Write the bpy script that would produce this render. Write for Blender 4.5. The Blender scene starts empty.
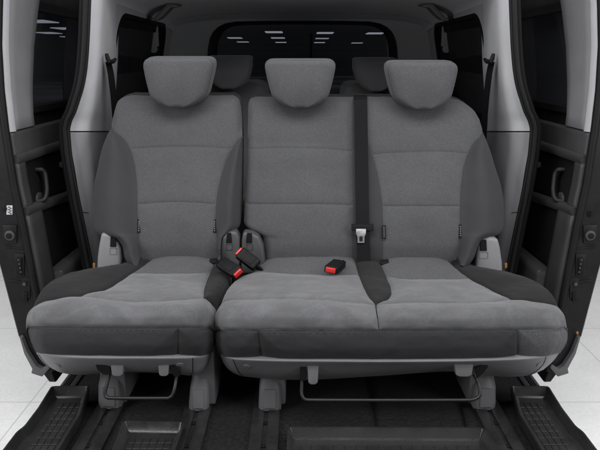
import bpy, bmesh, math, random
import numpy as np
from mathutils import Vector, noise
random.seed(4)

# ------------------------------------------------------------------ camera maths
F, CX, CY = 650.0, 300.0, 225.0
PITCH = math.atan((CY - 60.0) / F)
CAMZ = 1.15
CP, SP = math.cos(PITCH), math.sin(PITCH)

def ray(px, py):
    u = (px - CX) / F; v = (CY - py) / F
    return np.array([u, CP + v * SP, -SP + v * CP])
def PY(px, py, Y):
    d = ray(px, py); return d * (Y / d[1]) + np.array([0, 0, CAMZ])
def PX(px, py, X):
    d = ray(px, py); return d * (X / d[0]) + np.array([0, 0, CAMZ])
def PZ(px, py, Z):
    d = ray(px, py); return d * ((Z - CAMZ) / d[2]) + np.array([0, 0, CAMZ])

scene = bpy.context.scene
COL = scene.collection

# ------------------------------------------------------------------ object helpers
ROOT = {}
def root_loc(parent):
    o = parent
    while o is not None and o.parent is not None:
        o = o.parent
    return np.array(ROOT.get(o.name, (0, 0, 0))) if o is not None else np.zeros(3)

def thing(name, label, cat, loc=(0, 0, 0), group=None):
    o = bpy.data.objects.new(name, None); COL.objects.link(o)
    o.empty_display_size = .1
    o.location = loc; ROOT[o.name] = tuple(loc)
    o['label'] = label; o['category'] = cat
    if group: o['group'] = group
    return o

def tag(o, label, cat, group=None):
    o['label'] = label; o['category'] = cat
    if group: o['group'] = group
    return o

def mesh_obj(name, verts, faces, mat, parent=None, smooth=True, auto=None, origin=None):
    base = root_loc(parent) if parent is not None else np.array(origin if origin is not None else (0, 0, 0))
    me = bpy.data.meshes.new(name)
    me.from_pydata([tuple(np.asarray(v) - base) for v in verts], [], faces)
    bm = bmesh.new(); bm.from_mesh(me)
    bmesh.ops.remove_doubles(bm, verts=bm.verts, dist=1e-5)
    bmesh.ops.dissolve_degenerate(bm, dist=1e-6, edges=bm.edges)
    bmesh.ops.recalc_face_normals(bm, faces=bm.faces)
    if auto is not None:
        for e in bm.edges:
            if len(e.link_faces) == 2 and e.calc_face_angle(0) > math.radians(auto):
                e.smooth = False
    for f in bm.faces: f.smooth = smooth
    bm.to_mesh(me); bm.free()
    o = bpy.data.objects.new(name, me); COL.objects.link(o)
    if mat: me.materials.append(mat)
    if parent is not None: o.parent = parent
    elif origin is not None: o.location = origin
    return o

class MB:
    """collects shapes, becomes one mesh object"""
    def __init__(s): s.v = []; s.f = []
    def add(s, v, f):
        n = len(s.v); s.v += [np.array(x, float) for x in v]; s.f += [[i + n for i in q] for q in f]; return s
    def grid(s, P, close_u=False, close_v=False):
        R, C = P.shape[:2]; f = []
        for i in range(R if close_v else R - 1):
            for j in range(C if close_u else C - 1):
                f.append([i * C + j, i * C + (j + 1) % C, ((i + 1) % R) * C + (j + 1) % C, ((i + 1) % R) * C + j])
        return s.add(P.reshape(-1, 3), f)
    def tube(s, pts, r, n=10, flat=None, cap=True, up=(0, 0, 1)):
        pts = [np.array(p, float) for p in pts]; K = len(pts)
        rr = r if hasattr(r, '__len__') else [r] * K
        rings = []
        prev = None
        for k in range(K):
            t = pts[min(k + 1, K - 1)] - pts[max(k - 1, 0)]; t /= np.linalg.norm(t) + 1e-12
            if prev is None:
                a = np.array(up, float)
                if abs(a @ t) > .9: a = np.array([1., 0, 0]) if abs(t[0]) < .9 else np.array([0, 1., 0])
            else: a = prev
            a = a - t * (a @ t); a /= np.linalg.norm(a); b = np.cross(t, a); prev = a
            ra, rb = (rr[k], rr[k]) if flat is None else (rr[k], rr[k] * flat)
            rings.append([pts[k] + a * ra * math.cos(2 * math.pi * q / n) + b * rb * math.sin(2 * math.pi * q / n) for q in range(n)])
        P = np.array(rings); base = len(s.v)
        s.grid(P, close_u=True)
        if cap:
            s.f.append([base + q for q in range(n)]); s.f.append([base + (K - 1) * n + q for q in range(n)])
        return s
    def solid(s, loop, d, bevel=.004, seg=2):
        """polygon loop extruded by vector d, edges bevelled"""
        bm = bmesh.new()
        vs = [bm.verts.new(tuple(p)) for p in loop]
        f = bm.faces.new(vs)
        r = bmesh.ops.extrude_face_region(bm, geom=[f])
        for e in r['geom']:
            if isinstance(e, bmesh.types.BMVert): e.co += Vector(d)
        bmesh.ops.recalc_face_normals(bm, faces=bm.faces)
        if bevel:
            es = [e for e in bm.edges if e.calc_face_angle(0) > .6]
            bmesh.ops.bevel(bm, geom=es, offset=bevel, segments=seg, profile=.6, affect='EDGES', clamp_overlap=True)
        bm.verts.index_update()
        s.add([v.co[:] for v in bm.verts], [[v.index for v in q.verts] for q in bm.faces])
        bm.free(); return s
    def box(s, c, u, v, w, bevel=.004, seg=2):
        c, u, v, w = [np.array(a, float) for a in (c, u, v, w)]
        return s.solid([c - u - v - w, c + u - v - w, c + u + v - w, c - u + v - w], 2 * w, bevel, seg)
    def cyl(s, c, axis, r, h, n=20, bevel=.002):
        axis = np.array(axis, float); axis /= np.linalg.norm(axis)
        a = np.array([0, 0, 1.]) if abs(axis[2]) < .9 else np.array([1., 0, 0])
        a = a - axis * (a @ axis); a /= np.linalg.norm(a); b = np.cross(axis, a)
        loop = [np.array(c) + r * (a * math.cos(2 * math.pi * k / n) + b * math.sin(2 * math.pi * k / n)) for k in range(n)]
        return s.solid(loop, axis * h, bevel)
    def build(s, name, mat, parent=None, smooth=True, auto=40, origin=None):
        return mesh_obj(name, s.v, s.f, mat, parent, smooth, auto, origin)

def spline(pts, n=8):
    P = np.array(pts, float)
    return pchip(P, np.linspace(0, len(P) - 1, (len(P) - 1) * n + 1))

def pchip(P, t):
    """shape preserving cubic through P[k] (param = index)"""
    P = np.asarray(P, float); K = len(P)
    t = np.clip(np.asarray(t, float), 0, K - 1)
    D = P[1:] - P[:-1]
    M = np.zeros_like(P)
    if K > 2:
        a, b = D[:-1], D[1:]
        s = a + b
        M[1:-1] = np.where(a * b > 0, 2 * a * b / np.where(np.abs(s) < 1e-12, 1, s), 0)
        M[0] = D[0]; M[-1] = D[-1]
    else:
        M[:] = D[0]
    i = np.minimum(t.astype(int), K - 2); x = (t - i)
    x = x.reshape((-1,) + (1,) * (P.ndim - 1))
    h00 = 2 * x**3 - 3 * x**2 + 1; h10 = x**3 - 2 * x**2 + x; h01 = -2 * x**3 + 3 * x**2; h11 = x**3 - x**2
    return h00 * P[i] + h10 * M[i] + h01 * P[i + 1] + h11 * M[i + 1]

def lin(tab, y):
    xs = [a for a, b in tab]; ys = [b for a, b in tab]
    return float(np.interp(y, xs, ys))

def cosp(a, b, n):
    k = np.arange(n + 1) / n
    return a + (b - a) * (.35 * k + .65 * (1 - np.cos(np.pi * k)) / 2)

class Quilt:
    """smooth upholstered surface through a net of control points; seams sink, edges roll over"""
    def __init__(s, net, seams=(), edges=(), R=.03, rdir=(0, 1, 0), groove=.005, gw=.006, puff=.004, pw=.03, wrinkle=.0012):
        s.net = np.array(net, float); s.R = R; s.rdir = np.array(rdir, float)
        s.groove, s.gw, s.puff, s.pw, s.wr = groove, gw, puff, pw, wrinkle
        s.seams = np.concatenate([s.curve(c) for c in seams]) if seams else None
        s.edges = np.concatenate([s.curve(c) for c in edges]) if edges else None
    def base(s, V, U):
        A = pchip(s.net, V)                       # rows
        A = np.swapaxes(A, 0, 1)
        return np.swapaxes(pchip(A, U), 0, 1)     # len(V) x len(U) x 3
    def curve(s, c):
        kind, k, a, b = c
        t = np.linspace(a, b, 240)
        return s.base(np.array([k]), t)[0] if kind == 'row' else s.base(t, np.array([k]))[:, 0]
    def S(s, V, U):
        V = np.asarray(V, float); U = np.asarray(U, float)
        P = s.base(V, U); e = .02
        du = s.base(V, U + e) - s.base(V, U - e); dv = s.base(V + e, U) - s.base(V - e, U)
        n = np.cross(du, dv); L = np.linalg.norm(n, axis=2, keepdims=True)
        n = np.where(L > 1e-9, n / np.maximum(L, 1e-12), np.array([0, -.8, .6]))
        tocam = np.array([0, 0, CAMZ]) - P
        n *= np.sign((n * tocam).sum(2, keepdims=True) + 1e-9)
        Q = P.reshape(-1, 3).copy(); N = n.reshape(-1, 3)
        def dist(A):
            out = np.empty(len(Q))
            for k in range(0, len(Q), 800):
                out[k:k + 800] = np.sqrt(((Q[k:k + 800, None] - A[None]) ** 2).sum(2).min(1))
            return out
        off = np.zeros(len(Q))
        if s.seams is not None:
            d = dist(s.seams)
            off += -s.groove * np.exp(-(d / s.gw) ** 1.3) + s.puff * (1 - np.exp(-(d / s.pw) ** 2))
        if s.wr:
            off += np.array([s.wr * noise.noise(Vector(q * 17)) + s.wr * .5 * noise.noise(Vector(q * np.array([40, 55, 55]))) for q in Q])
        disp = N * off[:, None]
        if s.edges is not None:
            d = np.minimum(dist(s.edges) / s.R, 1)
            disp = disp * np.clip(d * 2, 0, 1)[:, None] + s.rdir[None] * (s.R * (1 - np.sqrt(np.maximum(0, 1 - (1 - d) ** 2))))[:, None]
        return (Q + disp).reshape(P.shape)
    def panel(s, name, r0, r1, c0, c1, nr, nc, mat, parent):
        m = MB(); m.grid(s.S(cosp(r0, r1, nr), cosp(c0, c1, nc)))
        return m.build(name, mat, parent, auto=None)
    def line(s, kind, k, a, b, n=60):
        t = cosp(a, b, n)
        return s.S([k], t)[0] if kind == 'row' else s.S(t, [k])[:, 0]

# ------------------------------------------------------------------ materials
def newmat(name):
    m = bpy.data.materials.new(name); m.use_nodes = True
    nt = m.node_tree; b = nt.nodes['Principled BSDF']
    return m, nt, b
def N(nt, t, **kw):
    n = nt.nodes.new(t)
    for k, v in kw.items():
        if k in n.inputs: n.inputs[k].default_value = v
        else: setattr(n, k, v)
    return n
def ramp(nt, fac, a, b, p0=.3, p1=.7):
    r = nt.nodes.new('ShaderNodeValToRGB')
    r.color_ramp.elements[0].position = p0; r.color_ramp.elements[1].position = p1
    r.color_ramp.elements[0].color = (*a, 1); r.color_ramp.elements[1].color = (*b, 1)
    nt.links.new(fac, r.inputs[0]); return r.outputs[0]
def g(v, t=(.985, .99, 1.06)): return (v * t[0], v * t[1], v * t[2])

def fabric(name, v, blotch=.12, nap=0., weave=700, stretch=(1, 1, 2.2), sheen=.15, bump=.25, fleck=.12):
    m, nt, b = newmat(name); L = nt.links.new
    tc = N(nt, 'ShaderNodeTexCoord'); mp = N(nt, 'ShaderNodeMapping'); mp.inputs['Scale'].default_value = stretch
    L(tc.outputs['Object'], mp.inputs[0])
    w = N(nt, 'ShaderNodeTexNoise', Scale=weave, Detail=2.0, Roughness=.6); L(mp.outputs[0], w.inputs['Vector'])
    w2 = N(nt, 'ShaderNodeTexNoise', Scale=weave * .24, Detail=2.0, Roughness=.6); L(mp.outputs[0], w2.inputs['Vector'])
    big = N(nt, 'ShaderNodeTexNoise', Scale=5.0, Detail=4.0, Roughness=.6, Distortion=.6); L(tc.outputs['Object'], big.inputs['Vector'])
    c = ramp(nt, big.outputs[0], g(v * (1 - blotch)), g(v * (1 + blotch)))
    fl = ramp(nt, w2.outputs[0], (1 - fleck,) * 3, (1 + fleck,) * 3, .3, .72)
    mx = N(nt, 'ShaderNodeMix', data_type='RGBA', blend_type='MULTIPLY'); mx.inputs[0].default_value = 1
    L(c, mx.inputs[6]); L(fl, mx.inputs[7]); col = mx.outputs[2]
    if nap:
        mp2 = N(nt, 'ShaderNodeMapping'); mp2.inputs['Scale'].default_value = (9, 15, 11); mp2.inputs['Rotation'].default_value = (0, 0, .7)
        L(tc.outputs['Object'], mp2.inputs[0])
        n2 = N(nt, 'ShaderNodeTexNoise', Scale=1.0, Detail=3.0, Roughness=.55, Distortion=1.4); L(mp2.outputs[0], n2.inputs['Vector'])
        k = ramp(nt, n2.outputs[0], (1 - nap * .7,) * 3, (1 + nap,) * 3, .42, .66)
        m2 = N(nt, 'ShaderNodeMix', data_type='RGBA', blend_type='MULTIPLY'); m2.inputs[0].default_value = 1
        L(col, m2.inputs[6]); L(k, m2.inputs[7]); col = m2.outputs[2]
    L(col, b.inputs['Base Color'])
    b.inputs['Roughness'].default_value = .95; b.inputs['Sheen Weight'].default_value = sheen; b.inputs['Sheen Roughness'].default_value = .5
    b.inputs['Specular IOR Level'].default_value = .15
    bp = N(nt, 'ShaderNodeBump', Strength=bump, Distance=.0012); L(w.outputs[0], bp.inputs['Height'])
    L(bp.outputs[0], b.inputs['Normal'])
    return m

def plastic(name, v, rough=.5, grain=450, bump=.12, spec=.4, tint=(.99, .99, 1.04), wear=.06, coat=0):
    m, nt, b = newmat(name); L = nt.links.new
    tc = N(nt, 'ShaderNodeTexCoord')
    w = N(nt, 'ShaderNodeTexNoise', Scale=grain, Detail=2.0); L(tc.outputs['Object'], w.inputs['Vector'])
    big = N(nt, 'ShaderNodeTexNoise', Scale=9.0, Detail=6.0, Roughness=.7); L(tc.outputs['Object'], big.inputs['Vector'])
    L(ramp(nt, big.outputs[0], g(v * (1 - wear), tint), g(v * (1 + wear), tint)), b.inputs['Base Color'])
    rr = N(nt, 'ShaderNodeMapRange'); L(big.outputs[0], rr.inputs[0]); rr.inputs[1].default_value = .3; rr.inputs[2].default_value = .7
    rr.inputs[3].default_value = max(0, rough - .07); rr.inputs[4].default_value = min(1, rough + .1); L(rr.outputs[0], b.inputs['Roughness'])
    b.inputs['Specular IOR Level'].default_value = spec
    bp = N(nt, 'ShaderNodeBump', Strength=bump, Distance=.001); L(w.outputs[0], bp.inputs['Height']); L(bp.outputs[0], b.inputs['Normal'])
    return m

def glass(name, t, gloss=.03):
    m = bpy.data.materials.new(name); m.use_nodes = True; nt = m.node_tree; nt.nodes.clear(); L = nt.links.new
    o = N(nt, 'ShaderNodeOutputMaterial'); mx = N(nt, 'ShaderNodeMixShader'); mx.inputs[0].default_value = gloss
    tr = N(nt, 'ShaderNodeBsdfTransparent'); tr.inputs[0].default_value = (*t, 1)
    gl = N(nt, 'ShaderNodeBsdfGlossy', Roughness=.02)
    df = N(nt, 'ShaderNodeBsdfDiffuse'); df.inputs[0].default_value = (.45, .46, .5, 1); m2 = N(nt, 'ShaderNodeMixShader'); m2.inputs[0].default_value = .05; L(tr.outputs[0], m2.inputs[1]); L(df.outputs[0], m2.inputs[2]); L(m2.outputs[0], mx.inputs[1]); L(gl.outputs[0], mx.inputs[2]); L(mx.outputs[0], o.inputs[0]); return m

def emit(name, c, s):
    m, nt, b = newmat(name); b.inputs['Base Color'].default_value = (.8, .8, .8, 1)
    b.inputs['Emission Color'].default_value = (*c, 1); b.inputs['Emission Strength'].default_value = s
    return m

M_BACK = fabric('seat_back_cloth', .055, blotch=.08, stretch=(1, 1, 2.6), fleck=.20, sheen=.06)
M_SIT = fabric('cushion_velour', .070, blotch=.12, nap=.14, weave=900, sheen=.16, fleck=.14)
M_BOLST = fabric('bolster_cloth', .031, blotch=.05, weave=900, fleck=.08, sheen=.05)
M_DARK = fabric('dark_cushion_cloth', .0078, blotch=.14, weave=900, fleck=.12, sheen=.045)
M_BAND = fabric('front_band_cloth', .027, blotch=.08, weave=900, fleck=.15, sheen=.04)
M_BAND2 = fabric('side_band_cloth', .05, blotch=.05, weave=500, fleck=.25, sheen=.1)
M_REAR = fabric('rear_seat_cloth', .065, blotch=.05, fleck=.1)
M_HEADL = fabric('headliner_cloth', .30, blotch=.04, weave=500, stretch=(1, 1, 1), fleck=.06, sheen=.1, bump=.15)
M_CARPET = fabric('floor_carpet_pile', .005, blotch=.3, weave=330, stretch=(1, 1, 1), bump=1.0, fleck=.8, sheen=.03)
M_TRIM = plastic('light_grey_trim', .35, .6)
M_TRIM2 = plastic('mid_grey_trim', .155, .6)
M_FRAME = plastic('door_frame_trim', .14, .6)
M_STRIP = plastic('door_edge_trim', .28, .6)
M_TAIL = plastic('tailgate_trim', .24, .6)
M_TRIM3 = plastic('dark_grey_trim', .028, .5)
M_BASE = plastic('seat_base_plastic', .122, .5, spec=.3)
M_FOOT = plastic('seat_leg_plastic', .10, .5, spec=.3)
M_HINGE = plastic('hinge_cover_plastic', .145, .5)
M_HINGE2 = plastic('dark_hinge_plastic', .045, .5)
M_BLACK = plastic('black_plastic', .006, .55, spec=.10)
M_RUBBER = plastic('black_rubber_seal', .006, .5, grain=200, bump=.05, spec=.14)
M_MAT = plastic('rubber_mat', .014, .28, grain=260, bump=.3, wear=.25)
M_RAIL = plastic('rail_black_metal', .014, .26, wear=.35, spec=.7)
M_HANDLE = plastic('door_handle_plastic', .011, .5, spec=.2)
M_BAR = plastic('black_painted_bar', .008, .38, spec=.35)
M_PAINT = plastic('door_edge_paint', .007, .42, grain=60, bump=.05, wear=.3, spec=.16)
M_PAINT2 = plastic('dull_grey_bracket', .07, .5)
M_RED = plastic('red_button', .33, .35, tint=(1.1, .035, .03), wear=.03)
M_WHITE = plastic('white_print', .75, .6)
M_ORANGE = plastic('amber_reflector', .22, .4, tint=(1, .45, .12))
M_STEEL, _nt, _b = newmat('tongue_steel'); _b.inputs['Metallic'].default_value = .85; _b.inputs['Base Color'].default_value = (.2, .2, .21, 1); _b.inputs['Roughness'].default_value = .45
M_GLASS = glass('privacy_glass', (.10, .10, .115))
M_GLASS2 = glass('rear_privacy_glass', (.13, .13, .145))
M_LAMP = emit('lamp_panel', (.93, .95, 1), 1.7)

def belt_mat():
    m, nt, b = newmat('belt_webbing'); L = nt.links.new
    tc = N(nt, 'ShaderNodeTexCoord'); wv = N(nt, 'ShaderNodeTexWave', Scale=220.0, Distortion=.5)
    wv.bands_direction = 'DIAGONAL'
    L(tc.outputs['Object'], wv.inputs['Vector'])
    L(ramp(nt, wv.outputs[0], g(.006), g(.011)), b.inputs['Base Color']); b.inputs['Roughness'].default_value = .75; b.inputs['Specular IOR Level'].default_value = .04
    bp = N(nt, 'ShaderNodeBump', Strength=.3, Distance=.0006); L(wv.outputs[0], bp.inputs['Height']); L(bp.outputs[0], b.inputs['Normal'])
    return m
M_BELT = belt_mat()

def floor_mat():
    m, nt, b = newmat('studio_tiles'); L = nt.links.new
    tc = N(nt, 'ShaderNodeTexCoord'); sp = N(nt, 'ShaderNodeSeparateXYZ'); L(tc.outputs['Object'], sp.inputs[0])
    def lines(sock, off, step, w):
        a = N(nt, 'ShaderNodeMath', operation='SUBTRACT'); L(sock, a.inputs[0]); a.inputs[1].default_value = off - step * 40
        p = N(nt, 'ShaderNodeMath', operation='PINGPONG'); L(a.outputs[0], p.inputs[0]); p.inputs[1].default_value = step / 2
        c = N(nt, 'ShaderNodeMath', operation='LESS_THAN'); L(p.outputs[0], c.inputs[0]); c.inputs[1].default_value = w
        return c.outputs[0]
    mx = N(nt, 'ShaderNodeMath', operation='MAXIMUM'); L(lines(sp.outputs[0], -1.3, .98, .0022), mx.inputs[0]); L(lines(sp.outputs[1], 2.83, .89, .0022), mx.inputs[1])
    nz = N(nt, 'ShaderNodeTexNoise', Scale=3.0, Detail=8.0, Roughness=.7); L(tc.outputs['Object'], nz.inputs['Vector'])
    sp2 = N(nt, 'ShaderNodeTexNoise', Scale=60.0, Detail=4.0, Roughness=.8); L(tc.outputs['Object'], sp2.inputs['Vector'])
    c1 = ramp(nt, nz.outputs[0], (.68, .68, .685), (.78, .78, .785))
    c2 = ramp(nt, sp2.outputs[0], (.90,) * 3, (1.03,) * 3, .3, .6)
    mm = N(nt, 'ShaderNodeMix', data_type='RGBA', blend_type='MULTIPLY'); mm.inputs[0].default_value = 1; L(c1, mm.inputs[6]); L(c2, mm.inputs[7])
    mj = N(nt, 'ShaderNodeMix', data_type='RGBA'); L(mx.outputs[0], mj.inputs[0]); L(mm.outputs[2], mj.inputs[6]); mj.inputs[7].default_value = (.42, .42, .42, 1)
    L(mj.outputs[2], b.inputs['Base Color']); b.inputs['Roughness'].default_value = .38; b.inputs['Specular IOR Level'].default_value = .3
    return m
M_FLOOR = floor_mat()

# ------------------------------------------------------------------ seat pieces
def ybk(py):            # reclined plane of the second row backrests
    return 2.40 + .20 * (257 - py) / 160

def back_net(rows, cols, depth):
    """rows: nominal py; cols: list of (px table or fn, arch fn); depth(ci, py) added to the plane"""
    net = []
    for y in rows:
        r = []
        for ci, c in enumerate(cols):
            px = c(y); r.append((px, y, ybk(y) + depth(ci, y)))
        net.append(r)
    return net
def to3(net): return [[PY(*p) for p in r] for r in net]

def shell(q, R, C, parent, mat, name, thick=.09, shrink=.92, n=50, d=(0, 1, .12)):
    """closed back of an upholstered piece: from its outline backwards"""
    top = q.line('row', 0, 0, C, n); right = q.line('col', C, 0, R, n); bot = q.line('row', R, C, 0, n); left = q.line('col', 0, R, 0, n)
    loop = np.concatenate([top[:-1], right[:-1], bot[:-1], left[:-1]])
    d = np.array(d, float); cen = loop.mean(0)
    rings = [loop]
    for k, (a, sh) in enumerate(((.25, 1.0), (.7, 1.0), (.92, .985), (1.0, shrink))):
        rings.append(cen + (loop - cen) * sh + d * thick * a)
    P = np.array(rings); m = MB(); b0 = len(m.v); m.grid(P, close_u=True)
    K = len(loop); base = (len(rings) - 1) * K
    m.f.append([base + k for k in range(K)])
    return m.build(name, mat, parent, auto=50)

def hr_rows(cx, y0, y1, hw_top, hw_bot, a, b, n=22):
    """outline of a headrest face: taper with rounded top corners and a wide round chin"""
    rows = []
    for k in range(n + 1):
        t = (1 - math.cos(math.pi * k / n)) / 2; y = y0 + (y1 - y0) * t
        hw = hw_top + (hw_bot - hw_top) * t ** 1.35
        if y < y0 + a: u = (y0 + a - y) / a; hw *= .70 + .30 * max(0, 1 - u ** 2.6) ** (1 / 2.6)
        if y > y1 - b: u = (y - (y1 - b)) / b; hw *= max(.03, 1 - u ** 2.2) ** (1 / 2.2)
        rows.append((y, cx - hw, cx + hw))
    return rows
def headrest(rows, parent, Y0, thick, mat, side_mat, lean=.03):
    net = []
    H = rows[-1][0] - rows[0][0]
    for py, l, r in rows:
        hh = (py - rows[0][0]) / H
        y = Y0 - lean * (1 - hh) * .5
        w = r - l; bul = .014 * math.sin(math.pi * hh)
        net.append([(l, py, y + .008), (l + .2 * w, py, y - bul * .75), (l + .5 * w, py, y - bul), (l + .8 * w, py, y - bul * .75), (r, py, y + .008)])
    R = len(rows) - 1
    q = Quilt(to3(net), edges=[('row', 0, 0, 4), ('row', R, 0, 4), ('col', 0, 0, R), ('col', 4, 0, R)], R=.016, rdir=(0, 1, .05), wrinkle=.0006)
    f = q.panel('headrest', 0, R, 0, 4, 50, 40, mat, parent)
    n = 50
    top = q.line('row', 0, 0, 4, n); right = q.line('col', 4, 0, R, n); bot = q.line('row', R, 4, 0, n); left = q.line('col', 0, R, 0, n)
    loop = np.concatenate([top[:-1], right[:-1], bot[:-1], left[:-1]]); cen = loop.mean(0)
    rings = []
    for a, sh in ((-.01, .99), (.03, .955), (.05, .955), (.075, .995), (.14, 1.018), (.35, 1.035), (.65, 1.03), (.88, .97), (.97, .87), (1, .7)):
        rings.append(cen + (loop - cen) * sh + np.array([0, thick * a, thick * a * .05]))
    m = MB(); m.grid(np.array(rings), close_u=True); K = len(loop); b = (len(rings) - 1) * K
    m.f.append([b + k for k in range(K)])
    m.build('headrest_side', side_mat, f, auto=60)
    sm_ = MB(); sp_ = cen + (loop - cen) * .992 + np.array([0, thick * .022, 0]); sm_.tube(list(sp_) + [sp_[0], sp_[1]], .0020, 6, cap=False); sm_.build('headrest_seam', M_BOLST, f)
    return f

def belt_strip(m, pts, widthdir, hw, th=.0015):
    P = np.array(pts, float); w = np.array(widthdir, float)
    if w.ndim == 1: w = np.tile(w, (len(P), 1))
    A = np.stack([P - w * hw, P - w * hw * .9, P + w * hw * .9, P + w * hw], 1)
    nrm = np.array([0, -1, .25]) * th
    m.grid(A + nrm); m.grid(A - nrm)
    for side in (0, 3):
        m.grid(np.stack([(A + nrm)[:, side], (A - nrm)[:, side]], 1))
    return m

def buckle(parent, a, b, width, thick, upv=(0, -.75, .66), name='belt_buckle'):
    """black buckle box running from a (red button end) to b"""
    a, b = np.array(a), np.array(b); ax = b - a; L = np.linalg.norm(ax); ax /= L
    up = np.array(upv, float); up = up - ax * (up @ ax); up /= np.linalg.norm(up); sd = np.cross(ax, up)
    c = (a + b) / 2
    m = MB(); m.box(c, ax * L / 2, sd * width / 2, up * thick / 2, .006, 3)
    m.box(c + up * thick * .5, ax * L * .3, sd * width * .33, up * .002, .0015, 2)
    o = m.build(name, M_BLACK, parent)
    r = MB(); r.box(a - ax * .003, ax * .005, sd * width * .37, up * thick * .36, .004, 3)
    r.build('release_button', M_RED, o)
    s = MB(); s.tube([b - ax * .01, b + ax * .02 - up * .01, b + ax * .05 - up * .03 + np.array([0, .04, -.03])], [.016, .014, .013], 10, flat=.5, up=up)
    s.cyl(b - ax * .006 + up * thick * .5 + sd * width * .28, up, .004, .002)
    s.build('buckle_stalk', M_BLACK, o)
    return o

def seam_tag(parent, px, py):
    c = PY(px, py, ybk(py) - .033)
    m = MB(); m.box(c, (.0065, 0, 0), (0, .0012, 0), (0, .008, .025), .0008, 1)
    o = m.build('seam_tag', M_BLACK, parent)
    w = MB()
    for k in range(5):
        z = (-.016 + .008 * k)
        w.box(c + np.array([0, -.0014 + z * .32, z]), (.0014, 0, 0), (0, .0006, 0), (0, .0006, .0017), 0)
    w.build('tag_print', M_TRIM2, o, smooth=False)
    return o

def hinge(parent, pts, Y, depth, mat, hole, bevel=.013):
    m = MB(); m.solid([PY(x, y, Y) for x, y in pts], (0, depth, 0), bevel, 3)
    o = m.build('hinge_cover', mat, parent)
    h = MB(); h.solid([PY(x, y, Y - .004) for x, y in hole], (0, .006, 0), .001, 1)
    h.build('hinge_slot', M_BLACK, o)
    (x0, y0), (x1, y1) = hole[0], hole[2]
    e = MB()
    cx = (x0 + x1) / 2; w = abs(x1 - x0) * .62
    L = [(cx - w, y1 + 1), (cx + w, y1 + 1), (cx + w, y1 + 7), (cx - w, y1 + 7)]
    e.tube([PY(x, y, Y - .0015) for x, y in L + L[:1]], .0012, 6)
    e.build('access_cap', mat, o)
    return o

def foot(parent, px0, px1, ytop, ybot, mat, lean=0, Y=1.985):
    """plastic covered seat leg standing on the rail"""
    z0 = .008
    a = PZ(px0, ybot, z0); b = PZ(px1, ybot, z0)
    cx = (a[0] + b[0]) / 2; hw = (b[0] - a[0]) / 2; yy = a[1]
    m = MB()
    rows = []
    for z, w, f, bk in ((z0, 1.0, 0, .20), (.03, 1.0, 0, .20), (.085, .93, .008, .19), (.11, .86, .03, .19), (.16, .98, .035, .2), (.24, 1.15, .03, .2)):
        x0, x1 = cx - hw * w + lean * z, cx + hw * w + lean * z
        rows.append([(x0, yy + bk, z), (x0, yy + f + .012, z), (x0 + .010, yy + f, z), (x1 - .010, yy + f, z), (x1, yy + f + .012, z), (x1, yy + bk, z)])
    m.grid(np.array(rows), close_u=True)
    m.f.append(list(range(6)))
    o = m.build('leg', mat, parent, auto=50)
    w = MB()
    c = np.array([cx + lean * .05, yy - .0015, .053])
    w.box(c + np.array([0, .002, 0]), (hw * .55, 0, 0), (0, .0025, 0), (0, .004, .032), .0018, 2)
    w.build('leg_cap', mat, o)
    s = MB()
    s.box((cx + lean * .1 + (hw * .6 if cx < .3 else -hw * .6), yy + .12, .12), (.03, 0, 0), (0, .09, 0), (0, 0, .105), .008, 2)
    s.build('leg_bracket', mat, o)
    return o

def loop_bar(parent, pts, name='lift_bar'):
    P = spline(pts, 6)
    m = MB(); m.tube(P, .0058, 10)
    return m.build(name, M_BAR, parent)

def stitch(m, P, every=2, r=.0008):
    for k in range(0, len(P) - 1, every):
        a, b = P[k], P[k + 1]
        m.tube([a + (b - a) * .1, a + (b - a) * .75], r, 4)

# ================================================================== SECOND ROW, single seat
S1 = thing('passenger_seat', 'narrow single grey cloth seat with one headrest, beside the wider two-seat bench', 'car seat', (-.5, 2.05, 0))

def table(*p):
    xs, ys = [a for a, b in p], [b for a, b in p]
    return lambda y: float(np.interp(y, xs, ys))

rowsA = [96.5, 99, 104, 114, 127, 137, 148.5, 168, 186, 204, 224, 233, 238, 247, 257, 266]
L1 = table((96.5, 130), (99, 121), (104, 115.5), (114, 112.5), (127, 110), (137, 105.5), (148.5, 101), (168, 96.5), (186, 93), (204, 92), (224, 92.5), (233, 96), (238, 111), (247, 121), (257, 124), (266, 130))
R1 = table((96.5, 232), (99, 237), (104, 239.5), (114, 241), (137, 242), (186, 241.5), (224, 240.5), (230, 238), (234, 229), (238, 224), (247, 221), (257, 220), (266, 219))
SL1 = table((127, 110), (134, 120), (148.5, 130), (168, 135), (186, 137), (210, 137.5), (230, 138), (252, 140), (266, 143))
SR1 = table((137, 242), (142, 236), (156, 228), (178, 220), (202, 216), (222, 215), (250, 218), (266, 219))
sl1 = lambda y: L1(y) if y <= 127 else max(SL1(y), L1(y))
sr1 = lambda y: R1(y) if y <= 137 else min(SR1(y), R1(y))
cols = [L1, lambda y: L1(y) + .45 * (sl1(y) - L1(y)), sl1, lambda y: .5 * (sl1(y) + sr1(y)) - .22 * (sr1(y) - sl1(y)), lambda y: .5 * (sl1(y) + sr1(y)), lambda y: .5 * (sl1(y) + sr1(y)) + .22 * (sr1(y) - sl1(y)), sr1, lambda y: R1(y) - .45 * (R1(y) - sr1(y)), R1]
def dep1(c, y):
    k = np.interp(y, [96, 127, 150, 200, 266], [0, 0, .6, 1, 1])
    lum = -.030 * math.exp(-((y - 215) / 45) ** 2)
    if y > 240: lum += .03 * ((y - 240) / 26) ** 2
    top = .02 * np.interp(y, [96, 105], [1, 0])
    return {0: .03 * k, 1: -.068 * k, 2: lum * .8 - .012 * k, 3: lum - .006, 4: lum, 5: lum - .006, 6: lum * .8 - .012 * k, 7: -.062 * k, 8: .03 * k}[c] + top
netA = back_net(rowsA, cols, dep1)
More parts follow.
